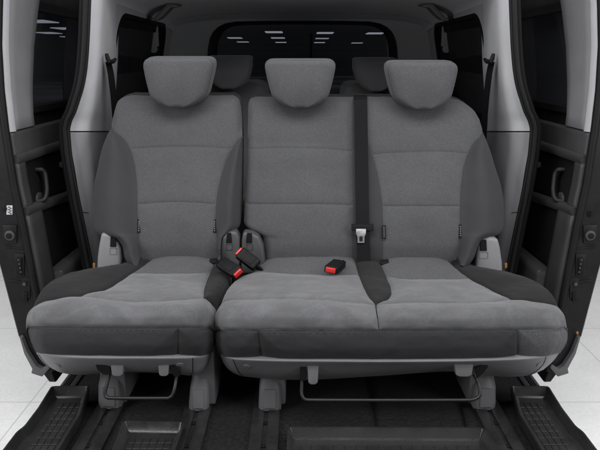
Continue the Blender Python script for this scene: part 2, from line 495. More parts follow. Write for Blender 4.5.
for i, y in enumerate(rowsA):                       # arched cross seams
    if y in (148.5, 204):
        for c, a in ((3, -1.6), (4, -2.2), (5, -1.6)): netA[i][c] = (netA[i][c][0], y + a, netA[i][c][2])
RA = len(rowsA) - 1
q = Quilt(to3(netA), seams=[('col', 2, 4, RA), ('col', 6, 5, RA), ('row', 6, 2, 6), ('row', 9, 2, 6)],
          edges=[('row', 0, 0, 8), ('col', 0, 0, RA), ('col', 8, 0, RA)], R=.034, rdir=(0, 1, .15), groove=.0038, gw=.0045, puff=.0055)
bk = q.panel('backrest', 0, 6, 2, 6, 44, 60, M_BACK, S1)
q.panel('middle_panel', 6, 9, 2, 6, 40, 60, M_BACK, bk)
q.panel('lumbar_panel', 9, RA, 2, 6, 40, 60, M_BACK, bk)
q.panel('side_bolster', 4, RA, 0, 2, 90, 26, M_BOLST, S1)
q.panel('side_bolster', 5, RA, 6, 8, 90, 26, M_BOLST, S1)
shell(q, RA, 8, S1, M_DARK, 'backrest_shell')
headrest(hr_rows(177.2, 58.3, 108, 35.8, 24.5, 11, 15.5), S1, 2.50, .16, M_BACK, M_BACK)
seam_tag(S1, 139, 226); seam_tag(S1, 214.5, 226)
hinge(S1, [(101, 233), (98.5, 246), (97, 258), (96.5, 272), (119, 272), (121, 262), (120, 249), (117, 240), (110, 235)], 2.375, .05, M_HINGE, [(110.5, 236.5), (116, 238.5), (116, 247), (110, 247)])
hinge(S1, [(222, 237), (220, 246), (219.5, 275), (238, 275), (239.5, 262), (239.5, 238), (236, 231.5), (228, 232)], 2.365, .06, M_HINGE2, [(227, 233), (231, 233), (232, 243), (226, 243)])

# cushion
def cushion_net(rows): return [[PY(*p) for p in r] for r in rows]
C1 = [  # L, BL, SL, M1, M2, SR, BR, R
 [(126, 258, 2.46), (140, 254, 2.46), (156, 251, 2.47), (175, 251, 2.47), (197, 251, 2.47), (217, 251, 2.47), (226, 254, 2.46), (234, 258, 2.45)],
 [(118, 268.5, 2.38), (134, 262, 2.39), (150, 259, 2.39), (172, 258.5, 2.39), (195, 258.5, 2.39), (215, 259, 2.39), (224, 261, 2.39), (232, 265, 2.39)],
 [(87, 271, 2.29), (110, 269, 2.27), (131, 272.5, 2.24), (160, 272.5, 2.24), (190, 272.5, 2.24), (210, 271.5, 2.25), (221, 270.5, 2.25), (231, 274, 2.26)],
 [(62, 276.5, 2.18), (88, 275.5, 2.18), (119, 280.5, 2.15), (155, 281, 2.15), (185, 281, 2.15), (206.5, 280, 2.16), (218, 279, 2.16), (229.5, 283, 2.17)],
 [(44, 287, 2.09), (70, 284, 2.08), (104, 289, 2.05), (150, 291, 2.045), (182, 290, 2.05), (204, 288, 2.06), (215, 288, 2.07), (224, 293, 2.08)],
 [(31, 305.5, 1.985), (52, 298.5, 1.97), (80, 295, 1.965), (135, 300.5, 1.945), (175, 299, 1.95), (203, 297, 1.96), (210, 300.5, 1.97), (216, 306, 1.99)],
 [(26.5, 315, 1.955), (46, 307, 1.905), (82, 306, 1.885), (135, 309, 1.875), (175, 308, 1.878), (200, 307, 1.895), (208.5, 310, 1.92), (213.8, 315, 1.955)],
 [(25.5, 321.5, 1.95), (42, 317, 1.878), (82, 317, 1.848), (135, 318.5, 1.842), (175, 318, 1.846), (200, 317, 1.87), (208.5, 319, 1.905), (213.2, 322, 1.95)],
 [(27, 327, 1.95), (43, 327, 1.868), (82, 328, 1.84), (135, 328.5, 1.835), (175, 328.5, 1.838), (200, 328, 1.862), (208.5, 328, 1.90), (213, 328, 1.95)],
 [(32, 340, 1.955), (46, 341, 1.878), (82, 341.5, 1.848), (135, 342, 1.842), (175, 342, 1.846), (198, 341.5, 1.868), (206.5, 341, 1.905), (212, 340, 1.955)],
 [(38, 351, 1.97), (51, 353, 1.90), (82, 354, 1.87), (135, 354.5, 1.865), (175, 354.5, 1.868), (196, 354, 1.89), (204.5, 353, 1.925), (210, 351, 1.97)],
]
RC = len(C1) - 1; CC = 7
qc = Quilt(cushion_net(C1), seams=[('col', 2, 0, 5), ('col', 5, 0, 5), ('row', 2, 2, 5), ('row', 5, 0, 7), ('row', 8, 0, 7), ('col', 4.1, 8, 10)],
           edges=[('col', 0, 0, 7.6), ('col', 7, 0, 7.6)], R=.022, rdir=(0, 0, -1), groove=.0075, gw=.008, puff=.009, pw=.045, wrinkle=.0022)
cu = qc.panel('seat_cushion', 2, 5, 2, 5, 50, 60, M_SIT, S1)
qc.panel('cushion_rear_panel', 0, 2, 2, 5, 24, 60, M_BACK, cu)
qc.panel('cushion_front_roll', 5, 8, 0, 7, 50, 90, M_SIT, cu)
qc.panel('cushion_bolster', 0, 5, 0, 2, 70, 30, M_DARK, S1)
qc.panel('cushion_bolster', 0, 5, 5, 7, 70, 26, M_DARK, S1)
fb = qc.panel('front_band', 8, RC, 0, 4.1, 24, 70, M_BAND, S1); qc.panel('band_end', 8, RC, 4.1, 7, 24, 40, M_BAND, fb)
def skirt(qq, R, C, parent, mat):
    for c in (0, C):
        m = MB(); e = qq.line('col', c, 0, R, 90)
        sgn = 1 if c == 0 else -1
        rr = [e]
        for dz, dx in ((.02, -.001), (.06, .004), (.12, .015)):
            p = e.copy(); p[:, 2] = np.maximum(np.minimum(e[:, 2], e[:, 2] - dz), .25) ; p[:, 2] = np.minimum(p[:, 2], e[:, 2]); p[:, 0] += sgn * dx; rr.append(p)
        m.grid(np.array(rr)); m.build('cushion_side', mat, parent, auto=None)
skirt(qc, RC, CC, S1, M_DARK)
st = MB(); stitch(st, qc.line('row', 8.12, .3, 6.7, 140) + np.array([0, -.0034, 0]))
st.build('stitching', M_BOLST, cu)

# base shell under the cushion
def base_shell(parent, rows, name='base_shell'):
    qb = Quilt(cushion_net(rows), wrinkle=0)
    R, C = len(rows) - 1, len(rows[0]) - 1
    m = MB(); m.grid(qb.base(np.linspace(0, R, 40), np.linspace(0, C, 90)))
    e = qb.base(np.array([R * 1.0]), np.linspace(0, C, 90))[0]
    e0 = qb.base(np.linspace(0, R, 40), np.array([0.]))[:, 0]; e1 = qb.base(np.linspace(0, R, 40), np.array([C * 1.]))[:, 0]
    bk_ = np.array([0, .45, .02])
    m.grid(np.stack([e, e + bk_]))
    m.grid(np.stack([e0, e0 + bk_])); m.grid(np.stack([e1, e1 + bk_]))
    top = qb.base(np.array([0.]), np.linspace(0, C, 90))[0]; m.grid(np.stack([top, top + bk_]))
    return m.build(name, M_BASE, parent, auto=60), qb
b1, qb1 = base_shell(S1, [
 [(36, 351, 1.965), (50, 354.5, 1.884), (82, 356.2, 1.854), (120, 356.8, 1.849), (160, 356.8, 1.851), (192, 356.2, 1.874), (205, 353.5, 1.92), (211, 351, 1.97)],
 [(37, 354, 1.955), (51, 356.5, 1.882), (82, 358, 1.852), (120, 358.5, 1.847), (160, 358.5, 1.849), (192, 358, 1.872), (205, 356.5, 1.912), (211, 354, 1.96)],
 [(41, 360, 1.96), (55, 363, 1.90), (82, 364.5, 1.872), (120, 365, 1.867), (160, 365, 1.869), (192, 364.5, 1.888), (205, 362, 1.925), (210, 359, 1.965)],
 [(47, 366, 1.97), (61, 370, 1.93), (84, 371, 1.905), (120, 370.5, 1.90), (160, 371, 1.90), (192, 372, 1.91), (203, 369, 1.94), (208, 364, 1.97)],
 [(56, 371, 1.99), (68, 374, 1.965), (88, 374.5, 1.95), (120, 372, 1.95), (160, 373, 1.95), (190, 375.5, 1.95), (200, 373, 1.965), (206, 368, 1.985)],
])
def shell_trim(parent, qb, lines, discs):
    for u in lines:
        m = MB()
        P = qb.base(np.linspace(1, qb.net.shape[0] - 1.02, 14), np.array([u]))[:, 0] + np.array([0, -.0004, 0])
        m.tube(P, .0011, 6); m.build('shell_joint', M_BLACK, parent)
    for (u, v) in discs:
        c = qb.base(np.array([v]), np.array([u]))[0, 0]; a = qb.base(np.array([v]), np.array([u + .05]))[0, 0] - c; b = qb.base(np.array([v + .1]), np.array([u]))[0, 0] - c
        n = np.cross(a, b); n /= np.linalg.norm(n); n *= -1 if n[1] > 0 else 1
        d = MB(); d.cyl(c - n * .002, n, .012, .0042, 22, .0015); d.build('screw_cap', M_BASE, parent)
shell_trim(b1, qb1, [5.05, .12], [(4.55, 2.0), (1.05, 2.3)])
# lever recesses and loop bar
def bracket(parent, px, py, w, h, Y):
    m = MB(); m.solid([PY(px - w, py - h, Y), PY(px + w, py - h, Y), PY(px + w * .8, py + h * .8, Y), PY(px + w * .4, py + h, Y), PY(px - w * .4, py + h, Y), PY(px - w * .8, py + h * .8, Y)], (0, .03, 0), .005, 2)
    return m.build('bar_bracket', M_BASE, parent)
def recess(parent, pts, Y):
    m = MB(); m.solid([PY(x, y, Y) for x, y in pts], (0, .01, 0), .002, 1); return m.build('lever_recess', M_BLACK, parent)
recess(b1, [(95, 364), (101, 362), (108, 366), (112, 375), (104, 375), (97, 370)], 1.868)
recess(b1, [(168, 364), (173, 363), (180, 369), (180, 377), (174, 377), (170, 371)], 1.872)
bracket(b1, 117, 369, 7, 7.5, 1.868); bracket(b1, 163.5, 369.5, 6, 7, 1.87)
loop_bar(S1, [PY(x, y, Y) for x, y, Y in ((110, 372, 1.90), (107, 384, 1.88), (105, 392, 1.87), (106, 396.5, 1.865), (111, 398, 1.862), (140, 398.3, 1.862), (166, 398.3, 1.862), (171, 396.5, 1.865), (174, 391, 1.87), (176, 380, 1.89), (177, 371, 1.91))])
foot(S1, 98, 121, 373, 409, M_FOOT, -.02); foot(S1, 188, 208, 375, 411, M_FOOT, .06)
buckle(S1, PY(237.5, 273, 2.15), PY(221.5, 263, 2.22), .047, .026)

# ================================================================== SECOND ROW, two-seat bench
S2 = thing('bench_seat', 'wide two-seat grey cloth bench with two headrests and a centre belt', 'car seat', (.2, 2.05, 0))
rowsB = [98, 100.5, 105, 114, 124, 132, 142, 152, 170, 188, 206, 224, 232, 238, 247, 257, 266]
L2 = table((98, 256), (100.5, 250), (105, 248), (114, 247.5), (142, 247), (188, 245.5), (224, 243.5), (230, 243), (233, 252), (238, 261), (247, 263.5), (257, 264), (266, 264))
R2 = table((98, 440), (100.5, 457), (105, 467), (114, 477), (124, 482), (132, 484), (142, 488), (152, 491.5), (170, 497), (188, 502.5), (206, 505), (224, 505), (232, 503), (238, 489), (247, 480), (257, 475), (266, 468))
K1 = lambda y: 353.5
SL2 = table((98, 366), (140, 366), (154, 372), (174, 378), (198, 382), (218, 383), (266, 383))
SR2 = table((132, 484), (142, 474), (154, 467), (174, 462), (198, 460), (226, 460), (250, 459), (266, 456))
sr2 = lambda y: R2(y) if y <= 132 else min(SR2(y), R2(y))
mid = lambda y: .5 * (SL2(y) + sr2(y))
colsB = [L2, lambda y: L2(y) + .25 * (353.5 - L2(y)), lambda y: L2(y) + .6 * (353.5 - L2(y)), K1, SL2, lambda y: SL2(y) + .3 * (sr2(y) - SL2(y)), lambda y: SL2(y) + .7 * (sr2(y) - SL2(y)), sr2, lambda y: R2(y) - .45 * (R2(y) - sr2(y)), R2]
def dep2(c, y):
    k = np.interp(y, [96, 132, 155, 200, 266], [0, 0, .6, 1, 1])
    lum = -.030 * math.exp(-((y - 215) / 45) ** 2)
    if y > 240: lum += .03 * ((y - 240) / 26) ** 2
    top = .02 * np.interp(y, [97, 106], [1, 0])
    return {0: lum * .3, 1: lum * .9 - .008, 2: lum - .008, 3: lum * .8, 4: lum * .8 - .006, 5: lum - .006, 6: lum - .006, 7: lum * .8 - .012 * k, 8: -.068 * k, 9: .03 * k}[c] + top
netB = back_net(rowsB, colsB, dep2)
for i, y in enumerate(rowsB):
    if y == 152:
        for c, dy in ((0, -3), (1, -4.2), (2, -4), (3, -1), (4, 2), (5, .2), (6, -.6), (7, 1)): netB[i][c] = (netB[i][c][0], y + dy, netB[i][c][2])
    if y == 206:
        for c, dy in ((0, -2), (1, -2), (2, -2), (3, -1)): netB[i][c] = (netB[i][c][0], y + dy, netB[i][c][2])
RB = len(rowsB) - 1
q2 = Quilt(to3(netB), seams=[('col', 3, 0, RB), ('col', 4, 6, RB), ('col', 7, 5, RB), ('row', 7, 0, 3), ('row', 7, 4, 7), ('row', 10, 0, 3), ('row', 10, 4, 7)],
           edges=[('row', 0, 0, 9), ('col', 0, 0, RB), ('col', 9, 0, RB)], R=.034, rdir=(0, 1, .15), groove=.0038, gw=.0045, puff=.0055)
bm_ = q2.panel('backrest', 0, 7, 0, 3, 44, 50, M_BACK, S2); tag_l = bm_
q2.panel('middle_panel', 7, 10, 0, 3, 40, 50, M_BACK, bm_)
q2.panel('lumbar_panel', 10, RB, 0, 3, 40, 50, M_BACK, bm_)
bo_ = q2.panel('backrest', 0, 7, 4, 7, 44, 50, M_BACK, S2)
q2.panel('middle_panel', 7, 10, 4, 7, 40, 50, M_BACK, bo_)
q2.panel('lumbar_panel', 10, RB, 4, 7, 40, 50, M_BACK, bo_)
q2.panel('side_bolster', 0, RB, 3, 4, 120, 14, M_BOLST, S2)
q2.panel('side_bolster', 5, RB, 7, 9, 90, 26, M_BOLST, S2)
shell(q2, RB, 9, S2, M_DARK, 'backrest_shell')
headrest(hr_rows(300.2, 60.6, 108.5, 36.2, 24.5, 11, 15.5), S2, 2.50, .16, M_BACK, M_BACK)
headrest(hr_rows(423.6, 62.3, 110, 36, 24.5, 11, 15.5), S2, 2.50, .16, M_BACK, M_BACK)
seam_tag(S2, 384, 232); seam_tag(S2, 460.5, 231)
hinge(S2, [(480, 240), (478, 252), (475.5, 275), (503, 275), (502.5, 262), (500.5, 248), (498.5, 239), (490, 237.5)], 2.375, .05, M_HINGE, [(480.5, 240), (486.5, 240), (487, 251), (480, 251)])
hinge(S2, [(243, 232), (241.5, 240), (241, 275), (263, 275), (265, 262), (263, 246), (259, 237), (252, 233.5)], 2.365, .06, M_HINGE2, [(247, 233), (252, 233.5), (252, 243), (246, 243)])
for px_, py_ in ((384.5, 262.5), (457, 263)):
    m = MB(); m.box(PY(px_, py_, 2.365), (.016, 0, .002), (0, .012, .006), (0, -.002, .005), .004, 2); m.build('anchor_clip', M_BLACK, S2)
m = MB(); m.box(PY(213, 261.5, 2.36), (.014, 0, .002), (0, .012, .006), (0, -.002, .005), .004, 2); m.build('anchor_clip', M_BLACK, S1)
# centre belt over the backrest
bl = MB()
ys = np.linspace(100, 262, 40)
pts = [PY(np.interp(y, [97, 224, 262], [360.6, 362.5, 364]), y, ybk(y) - .026 - .026 * math.exp(-((y - 215) / 45) ** 2)) for y in ys]
pts = [PY(360.5, 95.5, 2.69), PY(360.5, 95, 2.66), PY(360.5, 95.4, 2.63), PY(360.6, 97, 2.598)] + pts
belt_strip(bl, pts, (1, 0, 0), .0255)
belt = bl.build('centre_belt', M_BELT, S2, auto=50)
tg = MB(); c = PY(362.5, 227.5, ybk(227) - .052)
tg.box(c, (.042, 0, 0), (0, .007, 0), (0, .003, .0125), .005, 3)
tgo = tg.build('belt_tongue_grip', M_BLACK, belt)
tp = MB(); c2 = PY(361, 237, ybk(237) - .055)
A = c2 + np.array([-.017, 0, .026]); 
outer = [c2 + np.array([x, z * .25, z]) for x, z in ((-.019, .03), (.019, .03), (.019, .012), (.0135, 0), (.0135, -.022), (-.0135, -.022), (-.0135, 0), (-.019, .012))]
tp.solid(outer, (0, .0025, 0), .0008, 1)
tpo = tp.build('belt_tongue', M_STEEL, belt)
th_ = MB(); th_.box(c2 + np.array([0, -.003, -.006]), (.006, 0, 0), (0, .001, 0), (0, .002, .009), .0008, 1); th_.build('tongue_slot', M_BLACK, tpo)

C2 = [  # L, A, M1, K1, K2, M2, M3, SR, BR, R
 [(266, 258, 2.46), (278, 252, 2.47), (315, 251, 2.47), (353, 251, 2.47), (377, 251, 2.47), (400, 251, 2.47), (428, 251, 2.47), (448, 252, 2.47), (460, 256, 2.46), (474, 262, 2.45)],
 [(262, 265.5, 2.38), (276, 260, 2.39), (315, 258.5, 2.39), (354.5, 258.5, 2.39), (380, 260, 2.39), (403, 259.5, 2.39), (430, 259.5, 2.39), (450, 261, 2.39), (465, 265, 2.39), (482, 272, 2.38)],
 [(248, 273.5, 2.26), (264, 271, 2.25), (312, 273.5, 2.235), (359, 274, 2.24), (386.5, 275.5, 2.23), (410, 278, 2.21), (440, 278, 2.21), (470, 277.5, 2.21), (490, 272.5, 2.24), (506, 273.5, 2.27)],
 [(236, 281, 2.18), (254, 278, 2.17), (308, 282, 2.14), (362, 282, 2.15), (389.5, 282.5, 2.15), (412, 285.5, 2.12), (448, 286, 2.12), (485, 285.5, 2.12), (508, 278.5, 2.16), (527, 279, 2.18)],
 [(228, 289.5, 2.11), (245, 286, 2.09), (305, 290, 2.055), (366, 290, 2.06), (391.5, 291, 2.06), (415, 293.5, 2.03), (455, 294.5, 2.025), (500, 293, 2.03), (525, 286.5, 2.08), (545, 287.5, 2.10)],
 [(223, 297, 2.05), (238, 293.5, 2.01), (302, 294.5, 1.995), (370, 296.5, 2.00), (388.5, 297, 2.00), (418, 298, 1.975), (458, 299.5, 1.965), (507, 296, 1.985), (533, 293.5, 2.02), (553, 295, 2.045)],
 [(219, 304, 2.005), (233, 298.5, 1.965), (302, 298, 1.95), (375.5, 303.5, 1.935), (376.5, 303.5, 1.935), (415, 301, 1.945), (460, 302, 1.94), (512, 298.5, 1.955), (540, 301, 1.965), (560, 305, 1.99)],
 [(215.5, 314, 1.965), (228, 310, 1.905), (302, 308.5, 1.875), (376.5, 311.5, 1.878), (377.2, 311.5, 1.878), (415, 310.5, 1.876), (460, 310.5, 1.876), (512, 308, 1.885), (543, 309.5, 1.91), (564.5, 315, 1.96)],
 [(214.2, 321.5, 1.96), (226, 320, 1.877), (302, 319.5, 1.842), (378, 321, 1.846), (378.5, 321, 1.846), (415, 320.5, 1.844), (460, 320, 1.843), (512, 319, 1.85), (546, 319, 1.88), (567, 322, 1.95)],
 [(215, 330, 1.96), (227, 331, 1.865), (302, 331, 1.835), (379, 331.3, 1.837), (379.5, 331.3, 1.837), (415, 331.3, 1.837), (460, 331, 1.836), (512, 330.5, 1.84), (548, 329.5, 1.872), (568, 328, 1.95)],
 [(218, 343, 1.965), (230, 344.5, 1.875), (302, 345, 1.845), (379, 345, 1.846), (379.5, 345, 1.846), (415, 345, 1.846), (460, 344.5, 1.846), (512, 343.5, 1.85), (547, 342, 1.88), (566, 340, 1.955)],
 [(221, 353, 1.98), (233, 356, 1.90), (302, 357.5, 1.87), (379, 357.8, 1.87), (379.5, 357.8, 1.87), (415, 357.5, 1.87), (460, 357, 1.87), (512, 356, 1.875), (543, 354, 1.90), (558, 351, 1.97)],
]
RD, CD = len(C2) - 1, 9
qd = Quilt(cushion_net(C2), seams=[('col', 3, 0, 6), ('col', 4, 0, 6), ('col', 3, 6, 9), ('col', 7, 0, 6), ('row', 2, 0, 3), ('row', 2, 4, 7), ('row', 6, 0, 9), ('row', 9, 0, 9), ('col', 1.5, 9, 11), ('col', 7.15, 9, 11)],
           edges=[('col', 0, 0, 8.6), ('col', 9, 0, 8.6)], R=.022, rdir=(0, 0, -1), groove=.0075, gw=.008, puff=.009, pw=.045, wrinkle=.0022)
cm = qd.panel('seat_cushion', 2, 6, 0, 3, 50, 60, M_SIT, S2)
qd.panel('cushion_rear_panel', 0, 2, 0, 3, 24, 60, M_BACK, cm)
co = qd.panel('seat_cushion', 2, 6, 4, 7, 50, 60, M_SIT, S2)
qd.panel('cushion_rear_panel', 0, 2, 4, 7, 24, 60, M_BACK, co)
qd.panel('cushion_strip', 0, 6, 3, 4, 70, 20, M_DARK, S2)
qd.panel('cushion_front_roll', 6, 9, 0, 3, 50, 60, M_SIT, cm)
qd.panel('cushion_front_roll', 6, 9, 4, 9, 50, 80, M_SIT, co)
qd.panel('cushion_bolster', 0, 6, 7, 9, 70, 34, M_DARK, S2)
fb = qd.panel('front_band', 9, RD, 1.5, 7.15, 24, 120, M_BAND, S2); qd.panel('band_end', 9, RD, 0, 1.5, 24, 40, M_BAND, fb); qd.panel('band_end', 9, RD, 7.15, 9, 24, 50, M_BAND2, fb)
skirt(qd, RD, CD, S2, M_DARK)
st = MB(); stitch(st, qd.line('row', 9.12, .3, 8.7, 260) + np.array([0, -.0034, 0]))
st.build('stitching', M_BOLST, cm)
b2, qb2 = base_shell(S2, [
 [(220, 353, 1.965), (233, 357.8, 1.885), (300, 359.8, 1.852), (380, 360.3, 1.852), (450, 359.8, 1.852), (510, 358.2, 1.859), (546, 354.5, 1.90), (560, 351, 1.97)],
 [(220.5, 356, 1.955), (234, 359.5, 1.882), (300, 361.5, 1.85), (380, 362, 1.85), (450, 361.5, 1.85), (510, 360, 1.857), (545, 357, 1.892), (559, 353.5, 1.96)],
 [(223, 362, 1.96), (237, 366, 1.90), (300, 367, 1.872), (380, 366, 1.872), (450, 365, 1.872), (510, 365.5, 1.875), (543, 363, 1.91), (555, 359, 1.965)],
 [(227, 368, 1.97), (240, 372.5, 1.93), (300, 375, 1.905), (380, 371.5, 1.905), (450, 368.5, 1.905), (510, 372, 1.905), (537, 370, 1.935), (549, 365, 1.975)],
 [(233, 373, 1.99), (244, 376.5, 1.965), (300, 380, 1.95), (380, 376, 1.95), (450, 371.5, 1.95), (505, 377, 1.95), (528, 375.5, 1.965), (543, 370, 1.985)],
])
shell_trim(b2, qb2, [.95, 6.05], [(1.25, 2.0), (5.85, 2.1)])
recess(b2, [(300, 367), (306, 367), (306, 381), (300, 381)], 1.868)
recess(b2, [(475, 369), (481, 365), (489, 366), (483, 374), (477, 379)], 1.868)
bracket(b2, 313, 374, 6, 11, 1.868); bracket(b2, 464, 370, 10, 7, 1.868)
loop_bar(S2, [PY(x, y, Y) for x, y, Y in ((303, 368, 1.90), (301.8, 384, 1.88), (301.5, 392, 1.87), (303, 397.5, 1.862), (308, 400, 1.86), (390, 400.3, 1.86), (468, 400, 1.86), (476, 398.5, 1.862), (480, 394, 1.868), (479, 386, 1.88), (474, 374, 1.90))])
foot(S2, 258.5, 281, 380, 411, M_FOOT, 0); foot(S2, 474, 496, 378, 410, M_FOOT, .02)
buckle(S2, PY(239.5, 252.5, 2.30), PY(257, 266, 2.27), .047, .026)
# forward facing buckle on the middle place
buckle(S2, PY(330.8, 270, 2.195), PY(339.5, 263, 2.30), .050, .026, (0, -.25, 1))

# ================================================================== VAN BODY
VAN = thing('van_interior', 'dark rear cabin of a van with both sliding doors slid open', 'van', (0, 3.0, 0))
def mir(P, s): 
    P = np.array(P, float)
    if s > 0: P[..., 0] *= -1
    return P
def W(y):           # front edge of the pillar trim (px), left side
    return float(np.interp(y, [-60, 0, 40, 62, 85, 97, 112, 124, 137, 162, 187, 212, 224, 269, 300, 340], [93, 90.5, 88, 86, 83, 80.5, 76, 70.5, 70, 75, 79, 83, 85, 92.5, 98, 105]))
for s in (-1, 1):
    up = []
    for y in (-60, -20, 10, 40, 62, 80, 95, 110, 122, 131):
        w = W(y)
        rear = np.interp(y, [-60, 0, 60, 131], [118, 118.5, 117, 113])
        up.append([PY(w - 1.2, y, 2.556), PY(w, y, 2.562), PY(w + 5, y, 2.588), PY(w + .45 * (rear - w), y, 2.645), PY(w + .72 * (rear - w), y, 2.78), PY(rear, y, 3.03), PX(rear, y, -.90)])
    qq = Quilt(up, wrinkle=0); m = MB(); m.grid(mir(qq.base(np.linspace(0, 9, 60), np.linspace(0, 6, 40)), s))
    pt = m.build('pillar_trim', M_TRIM, VAN, auto=None)
    lo = []
    for y in (132.2, 134, 150, 170, 190, 212, 240, 270, 310, 360):
        w = W(y)
        rear = np.interp(y, [131, 200, 360], [113, 118, 135])
        o = .004 if y < 133 else 0
        lo.append([PY(w - 1.2, y, 2.556), PY(w, y, 2.562 + o), PY(w + 5, y, 2.588 + o), PY(w + .45 * (rear - w), y, 2.645 + o), PY(w + .72 * (rear - w), y, 2.78), PY(rear, y, 3.03), PX(rear, y, -.92)])
    qq = Quilt(lo, wrinkle=0); m = MB(); m.grid(mir(qq.base(np.linspace(0, 9, 60), np.linspace(0, 6, 40)), s))
    m.build('lower_pillar_trim', M_TRIM2, VAN, auto=None)
    j = MB(); j.tube(mir([PY(x, y, Y) for x, y, Y in ((W(212), 212.3, 2.56), (W(212) + 5, 212.8, 2.587), (W(212) + 14, 213.5, 2.643))], s), .0012, 6)
    j.build('trim_joint', M_BLACK, pt)
    # door opening seal: two ribs
    ctr = [(-60, 88), (0, 86), (50, 83.8), (70, 82), (87, 79), (100, 75), (112, 71), (122, 66.5), (132, 65), (150, 66.5), (187, 72.5), (224, 80), (269, 89), (300, 94.5), (345, 102), (380, 108)]
    P = spline([PY(px, y, 2.55) for y, px in ctr], 6); m = MB(); m.tube(mir(P, s), .0125, 10)
    P2 = spline([PY(px - 4.2, y, 2.57) for y, px in ctr], 6); m.tube(mir(P2, s), .009, 8)
    P3 = spline([PY(px + 3.6, y, 2.552) for y, px in ctr], 6); m.tube(mir(P3, s), .0065, 8)
    m.build('weatherstrip', M_RUBBER, VAN)
    # body skin behind the seal
    P4 = np.stack([spline([PY(px - 5.5 + (k * -.5), y, 2.585 + k * .0) for y, px in ctr], 6) + np.array([0, k * 1.75, 0]) for k in (0, 1)])
    m = MB(); m.grid(mir(P4, s)); m.build('body_skin', M_PAINT, VAN)
    # rear quarter: window, wall below, roof rail above
    q0 = PX(117, 100, -.80); 
    y0, y1, z0, z1 = 3.0, 4.02, .86, 1.335
    def qx(z): return -.805 - .10 * max(0, 1.36 - z) / .5
    gm = MB(); gm.grid(mir(np.array([[(qx(z) - .012, y, z) for y in np.linspace(y0 - .1, y1 + .1, 6)] for z in np.linspace(z0 - .05, z1 + .05, 6)]), s))
    qg = gm.build('quarter_window', M_GLASS, VAN)
    fr = MB()
    ring = lambda o: [(qx(z), y, z) for y, z in rr_loop(y0 - o, y1 + o, z0 - o, z1 + o, .09 + o * .6)]
    def rr_loop(a, b, c, d, r, n=7):
        out = []
        for cx_, cz_, a0 in ((b - r, d - r, 0), (a + r, d - r, 90), (a + r, c + r, 180), (b - r, c + r, 270)):
            for k in range(n): t = math.radians(a0 + 90 * k / (n - 1)); out.append((cx_ + r * math.cos(t), cz_ + r * math.sin(t)))
        return out
    A = np.array(ring(-.035)); B = np.array(ring(0.0)); Cc = B + np.array([.02, 0, 0]); Dd = np.array(ring(.02)) + np.array([.02, 0, 0])
    fr.grid(mir(np.stack([A, B, Cc, Dd]), s), close_u=True); fr.build('window_surround', M_BLACK, qg)
    tr = MB(); E = np.array(ring(.018)) + np.array([.018, 0, 0])
    def clampo(p): y, z = p[1], p[2]; return (y, z)
    rect = []
    for p in E:
        cy, cz = 3.575, (z0 + z1) / 2
        dy, dz = (p[1] - cy), (p[2] - cz)
        kk = 1 / max(abs(dy) / .725, abs(dz) / .33)
        y_, z_ = cy + dy * kk, cz + dz * kk
        rect.append((qx(z_) + .005, y_, z_))
    tr.grid(mir(np.stack([E, np.array(rect)]), s), close_u=True)
    lowz = cz = (z0 + z1) / 2 - .33
    yb0, yb1 = 2.85, 4.30
    tr.grid(mir(np.array([[(qx(z) + .005 if z > .5 else -.9, y, z) for y in np.linspace(yb0, yb1, 5)] for z in np.linspace(0, lowz, 6)]), s))
    tr.build('quarter_trim', M_TAIL, VAN, auto=30)
    # shoulder belts hanging on the pillar
    m = MB()
    bp = [PY(108.5, 62, 2.69), PY(111, 75, 2.70), PY(113.5, 95, 2.71), PY(115, 112, 2.715), PY(117, 150, 2.73), PY(119, 200, 2.74)]
    wd = mir([.25, .95, 0], s); belt_strip(m, mir(bp, s), wd, .024)
    sb = m.build('shoulder_belt', M_BELT, VAN, auto=50)
    m = MB(); m.tube(mir([PY(106.5, 54, 2.67), PY(107.5, 58, 2.665), PY(109, 61.5, 2.66), PY(113, 61.5, 2.68), PY(115.5, 59, 2.70)], s), [.007, .009, .010, .009, .006], 8)
    m.build('belt_loop', M_BLACK, sb)
    m = MB()
    bp = [PY(154, 14, 3.9), PY(154.5, 30, 3.88), PY(154.5, 44, 3.87), PY(156, 60, 3.86), PY(157, 75, 3.86)]
    belt_strip(m, mir(bp, s), mir([.8, .6, 0], s), .026); sb = m.build('rear_belt', M_BELT, VAN, auto=50)
    m = MB(); m.box(mir(PY(154.5, 33, 3.85), s), (.022, 0, 0), (0, .012, 0), (0, 0, .075), .008, 2); m.cyl(mir(PY(153.5, 49, 3.84), s), (0, 1, 0), .022, .012)
    m.build('belt_guide', M_TRIM2, sb)
    m = MB(); m.solid(mir([PY(x, y, 3.45) for x, y in ((150.5, 19), (154, 17.5), (162, 9), (167, 3), (177, 4.5), (178.5, 6.5), (170, 8), (164, 14.5), (158, 20), (151.5, 21.5))], s), (0, .12, .01), .006, 2)
    m.build('ceiling_grip', M_PAINT2, VAN)
